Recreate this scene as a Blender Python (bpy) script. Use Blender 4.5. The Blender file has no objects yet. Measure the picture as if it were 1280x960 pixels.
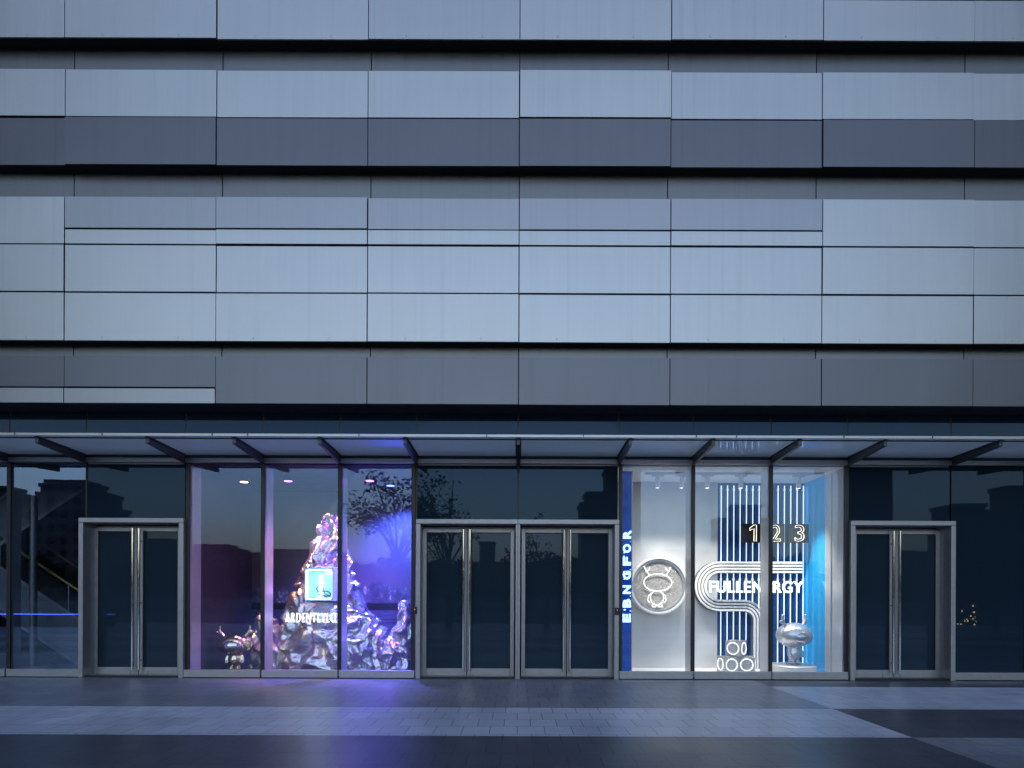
import bpy, bmesh, math, random
from mathutils import Vector, Matrix, noise
random.seed(7)
R = math.radians
C = bpy.context.scene
COL = C.collection

# ------------------------------------------------------------------ camera, sky, sun, exposure
D = 9.5            # camera to shop glass (m)
FPX = 760.0        # focal length in pixels of the 1280 px wide photograph
EYE = 1.29         # camera height
cam = bpy.data.objects.new('camera', bpy.data.cameras.new('camera'))
COL.objects.link(cam)
cam.data.sensor_width = 36.0
cam.data.lens = FPX / 1280 * 36
cam.data.shift_x = -7.2 / 1280
cam.data.shift_y = 265.0 / 1280
cam.data.clip_end = 2000
cam.location = (0, -D, EYE)
ROLL = 0.0038
cam.rotation_euler = (Matrix.Rotation(R(90), 4, 'X') @ Matrix.Rotation(ROLL, 4, 'Z')).to_euler()
C.camera = cam

SUN_EL, SUN_AZ = R(-2.5), R(180)       # dusk: the sun has just set behind the camera (towards -Y)
world = bpy.data.worlds.new('World'); C.world = world
world.use_nodes = True
wn = world.node_tree.nodes; wl = world.node_tree.links
sky = wn.new('ShaderNodeTexSky'); sky.sky_type = 'NISHITA'; sky.sun_disc = False
sky.sun_elevation = SUN_EL; sky.sun_rotation = SUN_AZ
sky.air_density = 1.0; sky.dust_density = 3.5; sky.ozone_density = 1.65
hsv = wn.new('ShaderNodeHueSaturation'); hsv.inputs['Saturation'].default_value = .76
wl.new(sky.outputs[0], hsv.inputs['Color'])
wb = wn.new('ShaderNodeMix'); wb.data_type = 'RGBA'; wb.blend_type = 'MULTIPLY'; wb.inputs[0].default_value = 1   # camera white balance
wb.inputs[7].default_value = (.95, 1.01, .975, 1)
wl.new(hsv.outputs[0], wb.inputs[6]); wl.new(wb.outputs[2], wn['Background'].inputs[0])
wn['Background'].inputs[1].default_value = 0.15

sl = bpy.data.lights.new('sun', 'SUN'); sl.energy = 0.002; sl.angle = R(40); sl.color = (1, .93, .86)
so = bpy.data.objects.new('sun', sl); COL.objects.link(so)
so.rotation_euler = (R(90) - SUN_EL, 0, 0)   # travels towards +Y; below the horizon, so the ground hides it

vs = C.view_settings
vs.view_transform = 'Standard'; vs.look = 'None'; vs.gamma = 1; vs.use_curve_mapping = False
vs.exposure = 6.08

def W(px, y):                        # photo column -> metres across, on the plane at depth y
    return (px - 647.5) * (D + y) / FPX
def H(py, y):                        # photo row -> height, on the plane at depth y
    return EYE + (745 - py) * (D + y) / FPX

# ------------------------------------------------------------------ helpers
ORG = {}
class MB:
    def __init__(s): s.bm = bmesh.new()
    def box(s, x0, x1, y0, y1, z0, z1):
        v = [s.bm.verts.new(p) for p in ((x0,y0,z0),(x1,y0,z0),(x1,y1,z0),(x0,y1,z0),(x0,y0,z1),(x1,y0,z1),(x1,y1,z1),(x0,y1,z1))]
        for f in ((0,3,2,1),(4,5,6,7),(0,1,5,4),(1,2,6,5),(2,3,7,6),(3,0,4,7)): s.bm.faces.new([v[i] for i in f])
        return s
    def prism(s, pts, d, axis='x'):          # closed polygon (list of 3D points) swept by vector d
        a = [s.bm.verts.new(p) for p in pts]; b = [s.bm.verts.new(Vector(p) + Vector(d)) for p in pts]
        n = len(a)
        s.bm.faces.new(a[::-1]); s.bm.faces.new(b)
        for i in range(n): s.bm.faces.new((a[i], a[(i+1)%n], b[(i+1)%n], b[i]))
        return s
    def cyl(s, p, q, r, r2=None, n=16, cap=True):
        p, q = Vector(p), Vector(q); r2 = r if r2 is None else r2
        z = (q - p).normalized(); t = Vector((1,0,0)) if abs(z.x) < .9 else Vector((0,1,0))
        u = z.cross(t).normalized(); w = z.cross(u)
        a, b = [], []
        for i in range(n):
            an = 2*math.pi*i/n; o = u*math.cos(an) + w*math.sin(an)
            a.append(s.bm.verts.new(p + o*r)); b.append(s.bm.verts.new(q + o*r2))
        for i in range(n): s.bm.faces.new((a[i], a[(i+1)%n], b[(i+1)%n], b[i]))
        if cap: s.bm.faces.new(a[::-1]); s.bm.faces.new(b)
        return s
    def tube(s, pts, r, n=8, closed=False):
        pts = [Vector(p) for p in pts]; rings = []; m = len(pts)
        nrm = None
        for i in range(m):
            a = pts[i-1] if (i > 0 or closed) else pts[i]; b = pts[(i+1) % m] if (i < m-1 or closed) else pts[i]
            t = (b - a).normalized()
            if nrm is None:
                nrm = t.cross(Vector((0,1,0)) if abs(t.y) < .9 else Vector((1,0,0))).normalized()
            nrm = (nrm - t*nrm.dot(t)).normalized(); bi = t.cross(nrm)
            rr = r[i] if isinstance(r, (list, tuple)) else r
            rings.append([s.bm.verts.new(pts[i] + (nrm*math.cos(2*math.pi*k/n) + bi*math.sin(2*math.pi*k/n))*rr) for k in range(n)])
        for i in range(m if closed else m-1):
            A, B = rings[i], rings[(i+1) % m]
            for k in range(n): s.bm.faces.new((A[k], A[(k+1)%n], B[(k+1)%n], B[k]))
        if not closed: s.bm.faces.new(rings[0][::-1]); s.bm.faces.new(rings[-1])
        return s
    def ball(s, c, r, rot=None, seg=24, rings=16):
        M = Matrix.Translation(c) @ (rot.to_4x4() if rot else Matrix.Identity(4)) @ Matrix.Diagonal((*r, 1) if hasattr(r,'__len__') else (r,r,r,1))
        bmesh.ops.create_uvsphere(s.bm, u_segments=seg, v_segments=rings, radius=1, matrix=M); return s
    def lathe(s, prof, c, n=32):             # profile (r, z) about vertical axis at c
        c = Vector(c); rg = []
        for r, z in prof: rg.append([s.bm.verts.new(c + Vector((r*math.cos(2*math.pi*k/n), r*math.sin(2*math.pi*k/n), z))) for k in range(n)])
        for A, B in zip(rg, rg[1:]):
            for k in range(n): s.bm.faces.new((A[k], A[(k+1)%n], B[(k+1)%n], B[k]))
        s.bm.faces.new(rg[0][::-1]); s.bm.faces.new(rg[-1]); return s
    def build(s, name, m, parent=None, org=(0,0,0), smooth=False, bevel=0, remesh=0, subsurf=0):
        o = Vector(ORG[parent]) if parent else Vector(org)
        bmesh.ops.translate(s.bm, vec=-o, verts=s.bm.verts)
        bmesh.ops.recalc_face_normals(s.bm, faces=s.bm.faces)
        me = bpy.data.meshes.new(name); s.bm.to_mesh(me); s.bm.free()
        return link(name, me, m, parent, o, smooth, bevel, remesh, subsurf)
def link(name, me, m, parent=None, org=(0,0,0), smooth=False, bevel=0, remesh=0, subsurf=0):
    for q in (m if isinstance(m, (list, tuple)) else [m]): me.materials.append(q)
    ob = bpy.data.objects.new(name, me); COL.objects.link(ob)
    ORG[ob] = Vector(ORG[parent]) if parent else Vector(org)
    if parent: ob.parent = parent
    else: ob.location = org
    if remesh:
        md = ob.modifiers.new('remesh', 'REMESH'); md.mode = 'VOXEL'; md.voxel_size = remesh; md.use_smooth_shade = True
        sm = ob.modifiers.new('smooth', 'SMOOTH'); sm.iterations = 16
    if bevel:
        md = ob.modifiers.new('bevel', 'BEVEL'); md.width = bevel; md.segments = 2; md.limit_method = 'ANGLE'
    if subsurf:
        md = ob.modifiers.new('sub', 'SUBSURF'); md.levels = subsurf; md.render_levels = subsurf
    if smooth:
        for p in me.polygons: p.use_smooth = True
    return ob
def tag(o, label=None, cat=None, group=None, kind=None):
    if label: o['label'] = label
    if cat: o['category'] = cat
    if group: o['group'] = group
    if kind: o['kind'] = kind
    return o
def thing(name, loc, label, cat, group=None):
    o = bpy.data.objects.new(name, None); COL.objects.link(o); o.location = loc; o.empty_display_size = .2
    ORG[o] = Vector(loc); return tag(o, label, cat, group)
def copy_tree(o, parent=None):
    c = o.copy(); COL.objects.link(c)
    if parent: c.parent = parent
    for ch in list(o.children): copy_tree(ch, c)
    return c

# ------------------------------------------------------------------ materials
def nt(name):
    m = bpy.data.materials.new(name); m.use_nodes = True
    return m, m.node_tree.nodes, m.node_tree.links, m.node_tree.nodes['Principled BSDF']
def mth(n, l, op, a, b=None, clamp=False):
    x = n.new('ShaderNodeMath'); x.operation = op; x.use_clamp = clamp
    for i, v in enumerate((a, b)):
        if v is None: continue
        if hasattr(v, 'is_linked'): l.new(v, x.inputs[i])
        else: x.inputs[i].default_value = v
    return x.outputs[0]
def ramp(n, l, fac, stops):
    r = n.new('ShaderNodeValToRGB'); e = r.color_ramp.elements
    while len(e) < len(stops): e.new(.5)
    for k, (p, c) in zip(e, stops): k.position = p; k.color = (*c, 1) if len(c) == 3 else c
    l.new(fac, r.inputs[0]); return r.outputs[0]
def mixc(n, l, fac, a, b, mode='MIX'):
    x = n.new('ShaderNodeMix'); x.data_type = 'RGBA'; x.blend_type = mode
    for i, v in ((0, fac), (6, a), (7, b)):
        if hasattr(v, 'is_linked'): l.new(v, x.inputs[i])
        else: x.inputs[i].default_value = v if i == 0 else (*v, 1)
    return x.outputs[2]
def tex(n, l, kind, scale, vec, detail=3, **kw):
    t = n.new(kind); t.inputs['Scale'].default_value = scale
    if 'Detail' in t.inputs: t.inputs['Detail'].default_value = detail
    l.new(vec, t.inputs['Vector'])
    for k, v in kw.items(): t.inputs[k].default_value = v
    return t
def mapped(n, l, src, scale=(1,1,1), loc=(0,0,0)):
    mp = n.new('ShaderNodeMapping'); l.new(src, mp.inputs[0]); mp.inputs['Scale'].default_value = scale; mp.inputs['Location'].default_value = loc
    return mp.outputs[0]
def bump(n, l, h, p, strength=.2, dist=.01):
    b = n.new('ShaderNodeBump'); b.inputs['Strength'].default_value = strength; b.inputs['Distance'].default_value = dist
    l.new(h, b.inputs['Height']); l.new(b.outputs[0], p.inputs['Normal'])

def simple(name, col, rough=.5, metal=0, var=.08, scale=6, spec=.5, coat=0):
    m, n, l, p = nt(name)
    g = n.new('ShaderNodeNewGeometry').outputs['Position']
    t = tex(n, l, 'ShaderNodeTexNoise', scale, g, 5)
    c = ramp(n, l, t.outputs['Fac'], [(.3, [x*(1-var) for x in col]), (.7, [min(1, x*(1+var)) for x in col])])
    l.new(c, p.inputs['Base Color'])
    l.new(ramp(n, l, t.outputs['Fac'], [(.3, [max(0, rough-.05)]*3), (.7, [min(1, rough+.05)]*3)]), p.inputs['Roughness'])
    p.inputs['Metallic'].default_value = metal; p.inputs['Specular IOR Level'].default_value = spec
    p.inputs['Coat Weight'].default_value = coat
    return m
GLOW, BEAM = .21*.06, .27*.06        # brightness of the lit tubes / letters and of the spot lamps
def emit(name, col, s):
    s *= GLOW
    m, n, l, p = nt(name)
    p.inputs['Base Color'].default_value = (.8, .8, .8, 1); p.inputs['Emission Color'].default_value = (*col, 1); p.inputs['Emission Strength'].default_value = s
    return m
def panel_mat(name, col, rough=.36, metal=1.0):
    m, n, l, p = nt(name)
    g = n.new('ShaderNodeNewGeometry').outputs['Position']
    info = n.new('ShaderNodeObjectInfo').outputs['Random']
    st = tex(n, l, 'ShaderNodeTexNoise', 1, mapped(n, l, g, (9, 1, .35)), 5, Roughness=.65)
    st2 = tex(n, l, 'ShaderNodeTexNoise', 1, mapped(n, l, g, (38, 1, .5)), 3)
    bl = tex(n, l, 'ShaderNodeTexNoise', .7, g, 4)
    amt = mth(n, l, 'FRACT', mth(n, l, 'MULTIPLY', info, 17.3))            # how streaky this one panel is
    stc = mth(n, l, 'ADD', mth(n, l, 'MULTIPLY', mth(n, l, 'SUBTRACT', st.outputs['Fac'], .5), mth(n, l, 'ADD', .35, amt)), .5)
    v = mth(n, l, 'ADD', mth(n, l, 'MULTIPLY', stc, .5), mth(n, l, 'MULTIPLY', st2.outputs['Fac'], .14)); v = mth(n, l, 'ADD', v, .03)
    v = mth(n, l, 'ADD', v, mth(n, l, 'MULTIPLY', bl.outputs['Fac'], .3))
    v = mth(n, l, 'ADD', v, mth(n, l, 'MULTIPLY', mth(n, l, 'SUBTRACT', info, .5), .22))
    c = ramp(n, l, v, [(.25, [x*.88 for x in col]), (.75, [x*1.09 for x in col])])
    dr = tex(n, l, 'ShaderNodeTexNoise', 1, mapped(n, l, g, (16, 1, .22), (3, 0, 7)), 2)          # faint dried run-off streaks
    c = mixc(n, l, mth(n, l, 'MULTIPLY', mth(n, l, 'MULTIPLY', mth(n, l, 'SUBTRACT', dr.outputs['Fac'], .58), 6, True), .13), c, [x*.55 for x in col])
    # small scratches and specks
    vo = tex(n, l, 'ShaderNodeTexVoronoi', 1.1, mapped(n, l, g, (1, 1, 2.6)))
    sp = mth(n, l, 'LESS_THAN', vo.outputs['Distance'], .017)
    l.new(mixc(n, l, mth(n, l, 'MULTIPLY', sp, .55), c, (.05, .05, .055)), p.inputs['Base Color'])
    l.new(ramp(n, l, v, [(.25, [rough-.07]*3), (.75, [rough+.07]*3)]), p.inputs['Roughness'])
    p.inputs['Metallic'].default_value = metal
    wv = tex(n, l, 'ShaderNodeTexNoise', .55, g, 1)
    bump(n, l, wv.outputs['Fac'], p, .5, .03)
    return m
def dark_glass(name, tint=(.012, .023, .036), spec=.28):
    m, n, l, p = nt(name)
    p.inputs['Base Color'].default_value = (*tint, 1); p.inputs['Roughness'].default_value = .015
    p.inputs['Specular IOR Level'].default_value = spec; p.inputs['Specular Tint'].default_value = (.40, .64, 1, 1)
    g = n.new('ShaderNodeNewGeometry').outputs['Position']
    t = tex(n, l, 'ShaderNodeTexNoise', .9, g, 1); bump(n, l, t.outputs['Fac'], p, .12, .006)
    return m
def clear_glass(name, f0, tint=(.93, .96, .97), film=0):
    m, n, l, p = nt(name)
    geo = n.new('ShaderNodeNewGeometry')
    dp = n.new('ShaderNodeVectorMath'); dp.operation = 'DOT_PRODUCT'
    l.new(geo.outputs['Normal'], dp.inputs[0]); l.new(geo.outputs['Incoming'], dp.inputs[1])
    k = mth(n, l, 'SUBTRACT', 1, mth(n, l, 'ABSOLUTE', dp.outputs['Value']))
    f = mth(n, l, 'ADD', f0, mth(n, l, 'MULTIPLY', mth(n, l, 'POWER', k, 5), 1-f0))
    tr = n.new('ShaderNodeBsdfTransparent'); tr.inputs[0].default_value = (*tint, 1)
    gl = n.new('ShaderNodeBsdfGlossy'); gl.inputs['Roughness'].default_value = .0; gl.inputs[0].default_value = (.46, .64, 1, 1)
    t = tex(n, l, 'ShaderNodeTexNoise', .8, geo.outputs['Position'], 1)
    b = n.new('ShaderNodeBump'); b.inputs['Strength'].default_value = .10; b.inputs['Distance'].default_value = .006
    l.new(t.outputs['Fac'], b.inputs['Height']); l.new(b.outputs[0], gl.inputs['Normal'])
    mx = n.new('ShaderNodeMixShader'); l.new(f, mx.inputs[0]); l.new(tr.outputs[0], mx.inputs[1]); l.new(gl.outputs[0], mx.inputs[2])
    out = mx.outputs[0]
    if film:
        tl = n.new('ShaderNodeBsdfTranslucent'); tl.inputs[0].default_value = (.90, .93, .95, 1)
        df = n.new('ShaderNodeBsdfDiffuse'); df.inputs[0].default_value = (.74, .77, .8, 1)
        m1 = n.new('ShaderNodeMixShader'); m1.inputs[0].default_value = .35; l.new(tl.outputs[0], m1.inputs[1]); l.new(df.outputs[0], m1.inputs[2])
        m2 = n.new('ShaderNodeMixShader'); m2.inputs[0].default_value = film; l.new(tr.outputs[0], m2.inputs[1]); l.new(m1.outputs[0], m2.inputs[2]); l.new(m2.outputs[0], mx.inputs[1])   # frosted interlayer under a glossy face
    l.new(out, n['Material Output'].inputs[0])
    return m
def paving(name, col):
    m, n, l, p = nt(name)
    g = n.new('ShaderNodeNewGeometry').outputs['Position']
    w = tex(n, l, 'ShaderNodeTexNoise', .6, g, 2)
    br = n.new('ShaderNodeTexBrick'); l.new(mapped(n, l, g, (1, 1, 1), (0, .012, 0)), br.inputs['Vector'])
    br.inputs['Scale'].default_value = 1; br.inputs['Brick Width'].default_value = .527/2; br.inputs['Row Height'].default_value = .3475
    br.inputs['Mortar Size'].default_value = .0055; br.inputs['Mortar Smooth'].default_value = .3; br.offset = .5
    br.inputs['Color1'].default_value = (*[x*.91 for x in col], 1); br.inputs['Color2'].default_value = (*[x*1.08 for x in col], 1)
    br.inputs['Mortar'].default_value = (*[x*.42 for x in col], 1)
    gr = tex(n, l, 'ShaderNodeTexNoise', 160, g, 2); big = tex(n, l, 'ShaderNodeTexNoise', .9, g, 5)
    c = mixc(n, l, 1, br.outputs['Color'], ramp(n, l, gr.outputs['Fac'], [(.3, (.75,)*3), (.7, (1.2,)*3)]), 'MULTIPLY')
    c = mixc(n, l, 1, c, ramp(n, l, big.outputs['Fac'], [(.3, (.82,)*3), (.7, (1.12,)*3)]), 'MULTIPLY')
    vo = tex(n, l, 'ShaderNodeTexVoronoi', 2.2, g); sp = mth(n, l, 'LESS_THAN', vo.outputs['Distance'], .028)
    c = mixc(n, l, mth(n, l, 'MULTIPLY', sp, .5), c, (.35, .34, .33))
    l.new(c, p.inputs['Base Color'])
    l.new(ramp(n, l, big.outputs['Fac'], [(.3, (.33,)*3), (.7, (.46,)*3)]), p.inputs['Roughness'])
    h = mth(n, l, 'ADD', mth(n, l, 'MULTIPLY', br.outputs['Fac'], -1), mth(n, l, 'MULTIPLY', gr.outputs['Fac'], .25))
    bump(n, l, h, p, .35, .003)
    return m
def foil(name, col, rough=.2, sc=7, strength=.9, metal=.92, lo=.75):
    m, n, l, p = nt(name)
    g = n.new('ShaderNodeNewGeometry').outputs['Position']
    w = tex(n, l, 'ShaderNodeTexNoise', sc*.5, g, 2)
    vm = n.new('ShaderNodeVectorMath'); vm.operation = 'ADD'; l.new(g, vm.inputs[0])
    sc2 = n.new('ShaderNodeVectorMath'); sc2.operation = 'SCALE'; sc2.inputs['Scale'].default_value = .25; l.new(w.outputs['Color'], sc2.inputs[0]); l.new(sc2.outputs[0], vm.inputs[1])
    v = tex(n, l, 'ShaderNodeTexVoronoi', sc, vm.outputs[0]); v.feature = 'F1'
    v2 = tex(n, l, 'ShaderNodeTexVoronoi', sc*3.1, vm.outputs[0])
    nz = tex(n, l, 'ShaderNodeTexNoise', sc*5, vm.outputs[0], 4)
    h = mth(n, l, 'ADD', v.outputs['Distance'], mth(n, l, 'MULTIPLY', v2.outputs['Distance'], .2))
    h = mth(n, l, 'ADD', h, mth(n, l, 'MULTIPLY', nz.outputs['Fac'], .07))
    bump(n, l, h, p, strength, .06)
    c = ramp(n, l, nz.outputs['Fac'], [(.35, [x*lo for x in col]), (.65, col)])
    l.new(c, p.inputs['Base Color']); p.inputs['Metallic'].default_value = metal; p.inputs['Roughness'].default_value = rough
    return m

M = {}
M['panel_light'] = panel_mat('pale_grey_metal_panel', (.385, .385, .385))
M['panel_mid'] = panel_mat('mid_grey_metal_panel', (.28, .282, .295))
M['panel_dark'] = panel_mat('dark_grey_metal_panel', (.125, .126, .138))
M['panel_recess'] = panel_mat('recess_grey_metal_panel', (.17, .172, .178), .38, .8)
M['backing'] = simple('dark_joint_backing', (.012, .012, .014), .7)
M['soffit'] = simple('dark_soffit_metal', (.04, .04, .042), .5, .3)
M['alu'] = simple('brushed_aluminium', (.42, .415, .42), .38, .75, .06, 14)
M['alu_frame'] = simple('satin_door_frame', (.38, .37, .378), .42, .6, .06, 12)
M['fin'] = simple('pale_aluminium_fin', (.60, .60, .62), .4, .3, .04, 14)
M['steel'] = simple('polished_steel', (.72, .72, .73), .12, 1, .03, 20)
M['black'] = simple('black_gasket', (.012, .013, .015), .45)
M['dark_steel'] = simple('dark_painted_steel', (.065, .068, .075), .4, .3)
M['tint'] = dark_glass('dark_tinted_glass')
M['door_glass'] = dark_glass('dark_door_glass', (.019, .032, .047), .38)
M['shop_glass'] = clear_glass('clear_shop_glass', .09)
M['lobby_glass'] = clear_glass('grey_lobby_glass', .17, (.55, .62, .7))
M['canopy_glass'] = clear_glass('frosted_canopy_glass', .10, (.74, .79, .82), .8)
M['white_wall'] = simple('silver_white_plaster', (.62, .62, .62), .38, .25, .05, 3)
M['white'] = simple('white_paint', (.8, .8, .8), .4, 0, .02)
M['white_floor'] = simple('white_plinth', (.75, .75, .75), .35, 0, .03)

# ------------------------------------------------------------------ ground
def rect(name, x0, x1, y0, y1, z, m):
    b = MB(); b.bm.faces.new([b.bm.verts.new(p) for p in ((x0,y0,z),(x1,y0,z),(x1,y1,z),(x0,y1,z))])
    return tag(b.build(name, m), kind='structure')
gm = simple('far_ground', (.06, .062, .06), .9, 0, .2, .2)
rect('ground', -900, 900, -1200, 400, -.16, gm)
pv = [paving('paving_charcoal', (.060, .066, .090)), paving('paving_mid_grey', (.185, .195, .24)), paving('paving_pale_grey', (.44, .46, .56)), paving('paving_slate', (.19, .205, .25))]
b = MB(); XB = 3.64
ys = [(.3, -.75, 1, 0), (-.75, -2.48, 1, 2), (-2.48, -3.90, 2, 0), (-3.90, -5.65, 0, 3), (-5.65, -7.0, 2, 0), (-7.0, -8.8, 0, 2), (-8.8, -10.2, 2, 0), (-10.2, -12, 0, 2), (-12, -18, 1, 1)]
for y1, y0, ml, mr in ys:
    for x0, x1, mi in ((-40, XB, ml), (XB, 40, mr)):
        f = b.bm.faces.new([b.bm.verts.new(p) for p in ((x0,y0,0),(x1,y0,0),(x1,y1,0),(x0,y1,0))]); f.material_index = mi
tag(b.build('pavement', pv), kind='structure')
b = MB(); b.box(-40, 40, -18.3, -18.0, -.15, .0); tag(b.build('kerb', simple('kerb_stone', (.25, .25, .25), .7), bevel=.015), kind='structure')
rect('road', -300, 300, -34, -18.3, -.13, simple('asphalt', (.05, .05, .053), .75, 0, .2, 40))
b = MB()
for x in range(-60, 60, 6): b.box(x, x+2.6, -26.1, -25.95, -.128, -.124)
tag(b.build('lane_markings', M['white']), kind='structure')

# ------------------------------------------------------------------ building
bld = thing('commercial_building', (0,0,0), 'wide commercial building clad in overlapping grey metal bands above a glass shopfront', 'building')
MOD = 2.259
YF, YR = -.44, -.245
def screws(b, w, y, z):
    for sx in (-.25, .25):
        b.cyl((sx*w, y+.002, z), (sx*w, y-.006, z), .012, .009, 8)
def cladding(part, k0, k1, pt, pb, mat, y, screw=False):
    z0, z1 = H(pb, y) + .004, H(pt, y) - .004
    proto = None
    for k in range(k0, k1):
        if proto is None:
            b = MB(); b.box(-MOD/2+.005, MOD/2-.005, y, y+.028, z0, z1)
            if screw: screws(b, MOD, y, z0+.045)
            proto = o = b.build('cladding_panel', mat, part, bevel=.004)
        else:
            o = proto.copy(); COL.objects.link(o); o.parent = part
        o.location = ((k+.5)*MOD, random.uniform(-.0018, .0018), random.uniform(-.001, .001))
        o.rotation_euler = (random.uniform(-.002, .002), random.uniform(-.0004, .0004), random.uniform(-.0016, .0016))
XL, XR = -9.6, 9.6
def outer(b, rows, y):
    for pt, pb in rows:
        for k in (-6, -5, 4, 5): b.box(k*MOD+.005, (k+1)*MOD-.005, y, y+.028, H(pb, y)+.004, H(pt, y)-.004)
def band(rows, pt, pb, label=None):
    """one overhanging band: dark carrier box with its panels"""
    b = MB(); b.box(-6*MOD, 6*MOD, YF+.034, YR-.004, H(pb, YF)+.012, H(pt, YF)-.006)
    o = b.build('cladding_band', M['backing'], bld)
    if label: o['label'] = label
    for k0, k1, t, bt, m, s in rows: cladding(o, k0, k1, t, bt, M[m], YF, s)
    return o
def recess(pt, pb):
    z0, z1 = H(pb, YF) - .10, H(pt, YF) + .05
    b = MB(); b.box(-6*MOD, 6*MOD, YR+.034, YR+.07, z0, z1)
    o = b.build('recessed_band', M['backing'], bld)
    proto = None
    for k in range(-4, 4):
        if proto is None:
            b = MB(); b.box(-MOD/2+.006, MOD/2-.006, YR, YR+.028, z0, z1); proto = q = b.build('recess_panel', M['panel_recess'], o, bevel=.003)
        else: q = proto.copy(); COL.objects.link(q); q.parent = o
        q.location = ((k+.5)*MOD, 0, 0); q.rotation_euler = (0, 0, random.uniform(-.001, .001))
band([(-4, 4, -62, -2.2, 'panel_light', 0), (-4, 4, -1.2, 50, 'panel_light', 1)], -62, 50)
recess(50, 88)
band([(-4, 4, 88, 147.3, 'panel_light', 0), (-4, 4, 148.3, 208, 'panel_dark', 0)], 88, 208)
recess(208, 247)
band([(-4, -3, 247.5, 306.8, 'panel_light', 0), (-3, 2, 247.5, 287.2, 'panel_mid', 0), (-3, 2, 288.3, 306.8, 'panel_light', 0), (2, 4, 247.5, 306.8, 'panel_light', 0),
      (-4, 4, 307.8, 366.6, 'panel_light', 0), (-4, 4, 367.6, 428, 'panel_light', 1)], 247.5, 428, 'tall pale band of four panel rows')
recess(428, 447)
band([(-4, -2, 446.5, 485.6, 'panel_dark', 0), (-4, -2, 486.8, 506, 'panel_mid', 0), (-2, 4, 446.5, 506, 'panel_dark', 0)], 446.5, 506, 'lowest dark grey band above the canopy')
b = MB()
outer(b, [(-62, -2.2), (-1.2, 50), (88, 147.3), (148.3, 208), (247.5, 306.8), (307.8, 366.6), (367.6, 428), (446.5, 506)], YF)
for pt, pb in ((-300, -240), (-239, -182), (-181, -123), (-122, -63)):      # rows above the photo's top edge
    for k in range(-6, 6): b.box(k*MOD+.005, (k+1)*MOD-.005, YF, YF+.028, H(pb, YF)+.004, H(pt, YF)-.004)
o = b.build('cladding_run', M['panel_mid'], bld, bevel=.004); o['kind'] = 'stuff'
ZS = H(506, YF)                                   # soffit level
b = MB(); b.box(-150, 150, YR+.075, 26, ZS+.02, 46); b.build('facade_wall', M['backing'], bld)  # unseen height and width added to keep low sky glow off the towers
b = MB(); b.box(-150, -12.2, .02, 25, -.1, ZS+.01); b.box(12.2, 150, .02, 25, -.1, ZS+.01); b.build('blank_wall', M['panel_dark'], bld)
b = MB()
for k in range(-6, 6): b.box(k*MOD+.004, (k+1)*MOD-.004, YF+.03, .0, ZS-.0, ZS+.011)
b.build('soffit', M['soffit'], bld)
# glass line
JP = [-180, -84, 12, 108, 232, 329, 425, 520.5, 647.5, 773, 866, 963, 1059, 1188, 1284, 1380, 1476]
JX = [W(p, 0) for p in JP]
JL = [W(-276, 0)] + JX + [W(1572, 0)]
ZT0, ZT1 = H(580.5, 0), H(575, 0)                 # transom
ZSILL = H(838, 0)
ZD = H(650, 0)                                    # door head
for x0, x1 in zip(JL, JL[1:]):
    b = MB(); b.box(x0+.012, x1-.012, 0, .02, ZT1+.004, ZS-.004); b.build('clerestory_window', M['tint'], bld)
for x in JX:
    b = MB(); b.box(x-.011, x+.011, .004, .03, ZT1, ZS-.004); b.build('clerestory_gasket', M['black'], bld)
for x0, x1 in zip(JL, JL[1:]):
    b = MB(); b.box(x0+.025, x1-.025, -.07, .0, ZT0, ZT1); b.build('transom_beam', M['alu'], bld, bevel=.004)
b = MB(); b.box(JL[0], JL[-1], -.045, .05, ZT0+.01, ZT1-.008); b.box(JL[0], JL[-1], -.06, -.003, ZT1+.004, ZT1+.045)
b.build('transom_core', M['black'], bld)

# canopy
CF = -1.05
zc = lambda y: 3.472 + (y/CF)*.034                # underside of the glass rises outwards
b = MB(); b.box(JL[0], JL[-1], CF-.012, CF+.0, zc(CF)-.012, zc(CF)+.026)
can = b.build('canopy', M['alu'], bld, bevel=.003); can['label'] = 'long shallow glass canopy on steel brackets'
for x0, x1 in zip(JL, JL[1:]):
    b = MB(); pts = [(x0+.004, CF+.004, zc(CF)), (x0+.004, -.0, zc(0)), (x0+.004, -.0, zc(0)+.018), (x0+.004, CF+.004, zc(CF)+.018)]
    b.prism(pts, (x1-x0-.008, 0, 0)); b.build('canopy_glass', M['canopy_glass'], can)
b = MB(); yp = -.965; b.cyl((JL[0], yp, zc(yp)-.016), (JL[-1], yp, zc(yp)-.016), .011, n=10); b.build('canopy_rod', M['dark_steel'], can)
rc = random.Random(5); proto = None
for x0, x1 in zip(JL, JL[1:]):
    for f in (.5,):
        if proto is None:
            b = MB(); b.box(-.007, .007, CF-.02, CF-.013, zc(CF)-.006, zc(CF)+.022); proto = q = b.build('edge_clip', M['dark_steel'], can)
        else: q = proto.copy(); COL.objects.link(q); q.parent = can
        q.location = (x0+(x1-x0)*f+rc.uniform(-.4, .4), 0, 0)
proto = None
for x in JX:
    if proto is None:
        b = MB(); yt = -.99
        b.prism([(-.024, yt, zc(yt)-.026), (-.024, yt, zc(yt)-.095), (-.024, -.072, ZT0-.005), (-.024, -.072, zc(0)-.02)], (.048, 0, 0))
        b.prism([(-.042, yt, zc(yt)-.004), (-.042, yt, zc(yt)-.018), (-.042, -.072, zc(0)-.018), (-.042, -.072, zc(0)-.004)], (.084, 0, 0))
        b.cyl((-.02, yt+.02, zc(yt)-.01), (.02, yt+.02, zc(yt)-.01), .03, n=14)
        proto = q = b.build('canopy_bracket', M['dark_steel'], can, bevel=.003)
    else: q = proto.copy(); COL.objects.link(q); q.parent = can
    q.location = (x, 0, 0)

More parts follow.
